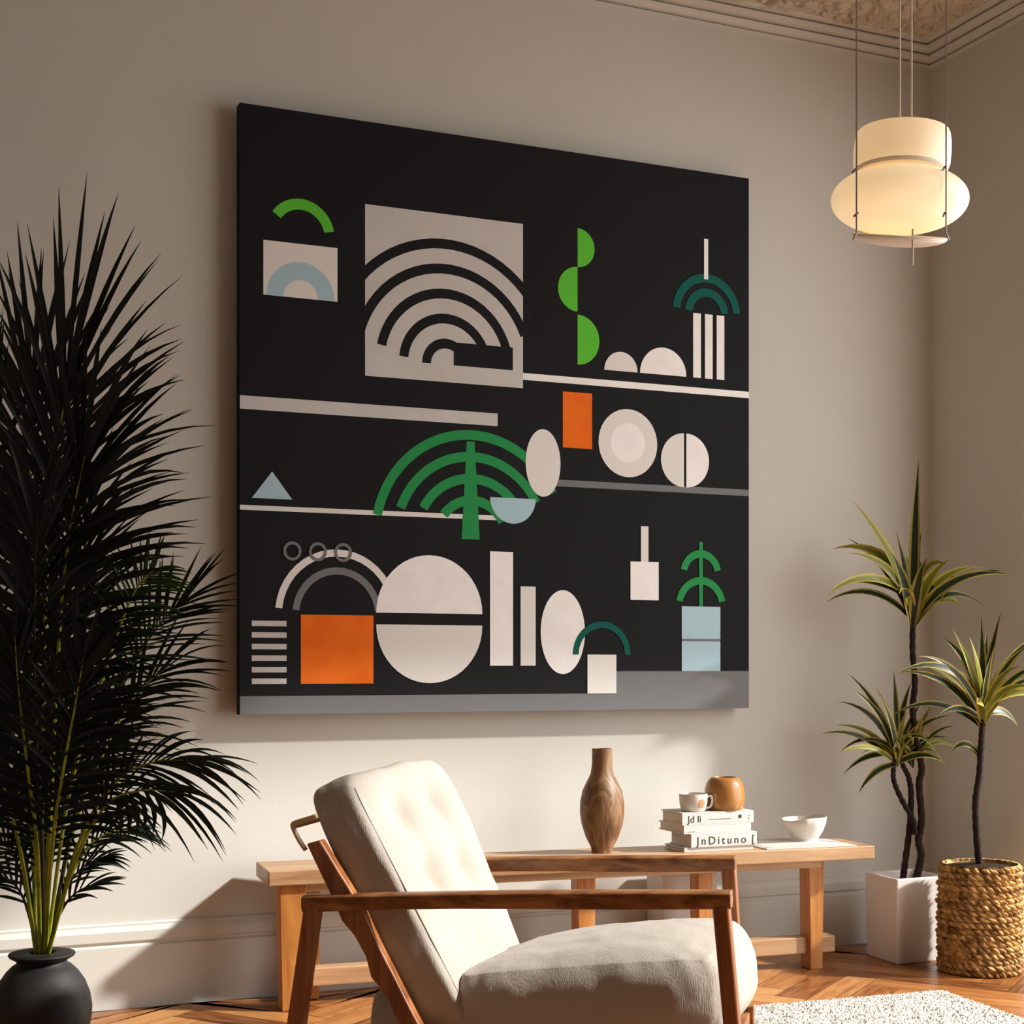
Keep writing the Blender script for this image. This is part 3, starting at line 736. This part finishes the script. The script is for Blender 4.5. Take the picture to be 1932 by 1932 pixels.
side = [(PI, 62, .40), (PI-.3, 50, .36), (PI+.3, 56, .38), (PI-.2, 38, .30), (PI, 30, .34), (PI+.3, 16, .26), (PI, 4, .24), (PI-.5, -14, .22), (1.6, 80, .30), (0, 68, .28), (.2, 58, .26), (-.3, 42, .28), (0, 30, .27), (.2, 18, .3), (-.5, 8, .2), (-1.5, 60, .28), (-1.4, 40, .25), (-1.7, 25, .22), (2.4, 70, .3), (-2.4, 66, .3), (0, -8, .16), (PI+.2, -30, .18), (-1.0, 20, .24), (.5, 76, .3)]
crown_mesh(pot, 'leaf_crown', pp(1692, 1432), 0, 0, 12, .0135, .18, .3, [(a, D2(e), L) for a, e, L in side])
crown_mesh(pot, 'leaf_crown', pp(1722, 1440, .02), 12, .24, 15, .0115, .2, .3)
# basket with the single-stemmed plant
bc = Vector((*c2w(1.686, 5.50), 0)); BR = .148; BH = .385
bas = thing('potted_dracaena', 'single-stemmed dracaena in a round woven seagrass basket by the right wall', 'plant', bc)
NA, NZ = 640, 200; vs = []; fs = []
rows = 18; per = 32
for j in range(NZ+1):
    zz = BH*j/NZ; row = zz/BH*rows; ri = int(row); fr = row-ri
    prof = 1+.035*math.sin(PI*min(1, zz/BH*1.05))-.02*(zz/BH)
    for i in range(NA):
        an = 2*PI*i/NA; x = an/(2*PI)*per+.5*(ri % 2)+.22*math.sin(ri*1.7+an*3)
        sl = (x+(fr-.5)*.75) % 1.0
        d = abs(math.sin(PI*sl))**.55*abs(math.sin(PI*fr))**.5
        jn = noise.noise(Vector((math.cos(an)*9, math.sin(an)*9, zz*38)))
        rr = BR*prof-.016+.018*d**.75+.005*jn+.003*math.sin(ri*2.4)
        vs.append((rr*math.cos(an), rr*math.sin(an), zz+.004*jn))
for j in range(NZ):
    for i in range(NA):
        fs.append((j*NA+i, j*NA+(i+1) % NA, (j+1)*NA+(i+1) % NA, (j+1)*NA+i))
base_n = len(vs); inner = []
for rr, zz in ((BR-.012, BH+.004), (BR-.02, BH-.002), (BR-.024, BH-.05)):
    for i in range(NA):
        an = 2*PI*i/NA; inner.append((rr*math.cos(an), rr*math.sin(an), zz))
vs += inner
for q in range(3):
    s0 = NZ*NA+q*NA if q else NZ*NA
    for i in range(NA): fs.append((s0+i, s0+(i+1) % NA, s0+NA+(i+1) % NA, s0+NA+i))
fs.append(tuple(range(NA-1, -1, -1)))
mb = MB(); mb.add(vs, fs); mb.build('basket', M['basket'], bas)
mb = MB(); lathe(mb, [(.01, BH-.04), (BR-.0215, BH-.04), (BR-.0205, BH-.012), (BR*.5, BH-.004), (.01, BH)], 48); mb.build('soil', M['dark_soil'], bas)
def qq(px, py, dt=0.): return atT(px, py, 5.50+dt)
trunk(bas, [qq(1852, 1655), qq(1847, 1625), qq(1842, 1560), qq(1841, 1510), qq(1848, 1460), qq(1851, 1410), qq(1853, 1375), qq(1855, 1325)], .0135, .0105)
sec = [(PI/2, 86, .42), (0, 80, .38), (PI, 72, .36), (PI-.3, 62, .34), (PI+.4, 46, .42), (PI, 38, .42), (PI-.2, 50, .38), (PI+.2, 28, .42), (PI, 20, .36), (PI+.5, 12, .24), (0, 62, .42), (.2, 52, .46), (-.3, 44, .40), (0, 34, .36), (.3, 22, .34), (0, 10, .3), (-1.5, 60, .3), (-1.2, 40, .3), (1.5, 50, .3), (-1.9, 30, .26), (1.2, 70, .34), (-2.2, 66, .32), (.6, -10, .2), (-.8, 26, .3)]
crown_mesh(bas, 'leaf_crown', qq(1855, 1365), 0, 0, 21, .0175, .16, .3, [(a, D2(e), L) for a, e, L in sec])
crown_mesh(bas, 'leaf_shoot', qq(1845, 1422), 0, 0, 25, .0125, .5, .0, [(PI, D2(32), .13), (PI-.2, D2(44), .10)])

# ------------------------------------------------------------------ palm in the black jar
PT = 4.1; kp = PT/FPX
pc = atT(79, 1800, PT)
palm = thing('potted_palm', 'tall areca palm, leaves coloured dark as if backlit, in a round matt black jar at the left of the room', 'plant', (pc.x, pc.y, 0))
mb = MB()
def zr(py): return EYE+(HORIZON-py)*kp
pr = [(.012, 0), (.072, 0), (.086, .008)]
for hw, y in ((76, 1995), (84, 1960), (91, 1920), (92, 1900), (88, 1875), (79, 1852), (66, 1833), (55, 1822), (47, 1817), (45, 1812), (52, 1808), (59, 1804), (61.5, 1800), (60, 1797.5), (50, 1796), (30, 1795.5), (24, 1797), (22, 1802), (22, 1812), (2, 1813)):
    pr.append((hw*kp, zr(y)))
lathe(mb, pr, 72); mb.build('jar', M['black_pot'], palm, sharp=60)
mouth = Vector((pc.x, pc.y, zr(1808)))
def frond(path, L0, nleaf, mat, droop=.2, a0=62, a1=12, s0=.3, width=.0065, rr=.006, seed=0, smat=None, lift=0., tipL=.75, hang=None, pw=1.15, bL=.72, bk=4.):
    """one pinnate leaf: paired blades leave the rib at a0 degrees near its base and a1 near its end"""
    rg = random.Random(seed); P = spline(path, 14); n = len(P); mb = MB(); cut = int(n*s0)
    tube(mb, P[cut:], [rr*(1-.8*(i/(n-cut))) for i in range(n-cut)], 6, 1)
    nv = (-FV+Vector((0, 0, .15))).normalized()
    for i in range(nleaf):
        loc = (i+.5)/nleaf; s = s0+(1-s0)*loc
        x = s*(n-1); a = int(x); p0 = P[a].lerp(P[min(a+1, n-1)], x-a)
        T = (P[min(a+1, n-1)]-P[max(a-1, 0)]).normalized(); side = T.cross(nv).normalized(); sg = 1 if i % 2 else -1
        L = L0*(1-(1-tipL)*loc**2)*(bL+(1-bL)*min(1, loc*bk))*rg.uniform(.86, 1.08)
        an = math.radians(a0+(a1-a0)*loc**pw+rg.uniform(-6, 6))
        d = (T*math.cos(an)+side*sg*math.sin(an)+nv*rg.uniform(-.22, .22)+Vector((0, 0, lift))).normalized()
        pts = []; ws = []; m_ = 7; hor = math.sqrt(d.x*d.x+d.y*d.y); dr = droop*rg.uniform(.6, 1.3)*L*(.2+hor)
        for k in range(m_+1):
            q = k/m_
            pts.append(p0+d*L*q-Vector((0, 0, dr*q**2.2)))
            ws.append(width*math.sin(PI*min(1, .14+.62*q))*(1-q**3)+.0003)
        for p_ in pts: p_.y = min(p_.y, WY-.03)
        if hang and hang[0] < loc < hang[1] and i % 3 == 1:
            e = Vector((0, 0, -1))+RV*.25*loc; pts = [p0+e*L*.75*k/m_+T*L*.1*math.sin(PI*k/m_) for k in range(m_+1)]; ws = [w_*1.25 for w_ in ws]
        ribbon(mb, pts, ws, (nv+Vector((0, 0, .35))+side*rg.uniform(-.6, .6)).normalized(), 0, .2)
    o = mb.build('frond', [mat, smat or M['stalk_dark']]); world_part(o, palm)
    st = MB(); tube(st, P[:cut+1], [rr*1.15]*(cut+1), 8)
    s_ = st.build('stalk', smat or M['stalk_dark']); s_.parent = o; return o
def fp(px, py, dt=0.): return atT(px, py, PT+dt)
def base(px, dt=0.): return atT(79+(px-79)*.9, 1806, PT+dt*.25)
DK, MD, GR = M['palm_leaf'], M['palm_mid'], M['palm_green']; SG, SD = M['stalk_green'], M['stalk_dark']
# upright plumes
frond([base(78), fp(80, 1500), fp(86, 1150), fp(102, 900), fp(128, 715)], .62, 84, DK, .26, 60, 2, .28, .0092, .006, 1, SG, 0, .95, None, 2.2, .62, 1.1)
frond([base(70, .02), fp(60, 1500, .12), fp(58, 1150, .2), fp(56, 930, .24), fp(62, 750, .26)], .60, 74, DK, .22, 58, 4, .30, .009, .006, 2, SG, 0, .9, None, 2.2, .66, 1.2)
frond([base(86, -.02), fp(95, 1520, -.1), fp(112, 1200, -.16), fp(130, 1010, -.2), fp(160, 860, -.22)], .48, 60, DK, .32, 58, 6, .30, .0088, .006, 3, SG, 0, .9, None, 2, .68, 1.2)
frond([base(72, .03), fp(40, 1560, .1), fp(10, 1250, .2), fp(-10, 1000, .25), fp(-20, 800, .3)], .46, 50, DK, .2, 60, 8, .32, .0095, .006, 4, SD, 0, .95)
frond([base(84, .04), fp(100, 1550, .15), fp(125, 1330, .25), fp(150, 1120, .3), fp(172, 940, .3)], .36, 60, DK, .3, 60, 10, .3, .0068, .006, 5, SD)
frond([base(80, -.03), fp(78, 1560, -.12), fp(66, 1330, -.2), fp(66, 1130, -.24), fp(72, 960, -.26)], .38, 64, DK, .3, 64, 10, .28, .0074, .006, 6, SD)
frond([base(80, .05), fp(84, 1580, .2), fp(90, 1420, .3), fp(104, 1240, .34), fp(120, 1080, .34)], .38, 64, DK, .3, 66, 10, .28, .0074, .006, 7, SD)
frond([base(76, -.04), fp(70, 1600, -.14), fp(52, 1450, -.22), fp(36, 1310, -.26), fp(28, 1200, -.26)], .27, 56, DK, .3, 64, 12, .28, .0068, .005, 17, SG)
frond([base(84, -.05), fp(98, 1600, -.16), fp(120, 1450, -.24), fp(142, 1330, -.28), fp(158, 1240, -.28)], .27, 54, DK, .3, 62, 12, .28, .0068, .005, 18, SG)
frond([base(74, .05), fp(62, 1620, .15), fp(40, 1480, .22), fp(14, 1370, .28), fp(-16, 1290, .28)], .30, 50, DK, .3, 62, 12, .28, .0066, .005, 20, SD)
# arching side leaves
frond([base(88, -.02), fp(130, 1500, -.05), fp(200, 1260, -.1), fp(252, 1120, -.12), fp(292, 1074, -.12)], .17, 46, GR, .2, 70, 30, .45, .0040, .0045, 8, SG, 0, .6)
frond([base(90, .0), fp(150, 1500, .05), fp(230, 1290, .1), fp(300, 1180, .12), fp(352, 1130, .12)], .22, 40, MD, .15, 55, 8, .5, .0045, .0045, 9, SD, .0, .9)
frond([base(88, .03), fp(140, 1560, .1), fp(205, 1400, .15), fp(258, 1310, .18), fp(310, 1262, .18)], .25, 40, MD, .25, 58, 10, .35, .0052, .005, 10, SG, 0, .9)
frond([base(82, .05), fp(95, 1640, .15), fp(125, 1500, .22), fp(165, 1410, .26), fp(205, 1350, .28)], .28, 44, DK, .3, 60, 10, .3, .0058, .005, 19, SD)
frond([base(90, -.04), fp(145, 1600, -.1), fp(215, 1478, -.15), fp(290, 1438, -.18), fp(365, 1434, -.18)], .20, 34, MD, .35, 45, 6, .38, .0052, .0045, 11, SG, .05, .95)
frond([base(91, -.05), fp(140, 1630, -.14), fp(200, 1520, -.2), fp(262, 1492, -.24), fp(330, 1494, -.24)], .17, 34, MD, .5, 45, 10, .38, .0055, .0045, 12, SG, 0, 1, (.25, .8))
frond([base(92, .0), fp(122, 1680, .02), fp(165, 1600, .05), fp(205, 1572, .08), fp(245, 1566, .1)], .15, 26, MD, .35, 45, 6, .4, .0046, .004, 13, SG, .1)
frond([base(90, .02), fp(112, 1710, .06), fp(135, 1660, .1), fp(165, 1630, .12), fp(196, 1620, .12)], .12, 20, MD, .3, 40, 6, .4, .0044, .004, 14, SD, .1)
frond([base(90, -.02), fp(104, 1745, -.05), fp(124, 1705, -.08), fp(150, 1680, -.1), fp(180, 1668, -.1)], .12, 12, MD, .2, 35, 6, .45, .0046, .004, 24, SD, .1)
frond([base(68, -.02), fp(45, 1640, -.05), fp(15, 1510, -.1), fp(-20, 1420, -.12), fp(-60, 1380, -.12)], .26, 40, DK, .4, 58, 10, .3, .006, .005, 15, SG)
frond([base(70, .02), fp(52, 1690, .05), fp(28, 1620, .08), fp(-5, 1580, .1), fp(-45, 1570, .1)], .17, 32, MD, .4, 50, 8, .3, .0055, .0045, 16, SD)
frond([base(69, .0), fp(56, 1730, .0), fp(36, 1680, .0), fp(8, 1655, .0), fp(-30, 1650, .0)], .12, 18, MD, .3, 40, 8, .35, .005, .004, 23, SD)
frond([base(80, .0), fp(88, 1660, .0), fp(104, 1570, .0), fp(130, 1505, .0), fp(160, 1470, .0)], .20, 40, MD, .45, 58, 10, .3, .0055, .005, 21, SG)
frond([base(78, .0), fp(72, 1660, .0), fp(60, 1570, .0), fp(38, 1500, .0), fp(12, 1460, .0)], .20, 40, MD, .45, 58, 10, .3, .0055, .005, 22, SG)

# ------------------------------------------------------------------ light
sun = bpy.data.lights.new('sun', 'SUN'); so = bpy.data.objects.new('sun', sun); C.objects.link(so)
sd = Vector((-.74, .39, -.55)).normalized()
so.rotation_euler = sd.to_track_quat('-Z', 'Y').to_euler(); so.location = (8, -2, 6)
sun.energy = 6.6; sun.color = (1.0, .975, .935); sun.angle = math.radians(3.2)
w = bpy.data.worlds.new('daylight'); bpy.context.scene.world = w; w.use_nodes = True
bg = w.node_tree.nodes['Background']; bg.inputs['Color'].default_value = (1.0, .995, .98, 1); bg.inputs['Strength'].default_value = 3.2

sc = bpy.context.scene
sc.view_settings.view_transform = 'Standard'; sc.view_settings.look = 'None'
sc.view_settings.gamma = 1; sc.view_settings.use_curve_mapping = False; sc.view_settings.exposure = .2
sc.cycles.use_denoising = True
sc.cycles.max_bounces = 8; sc.cycles.diffuse_bounces = 5
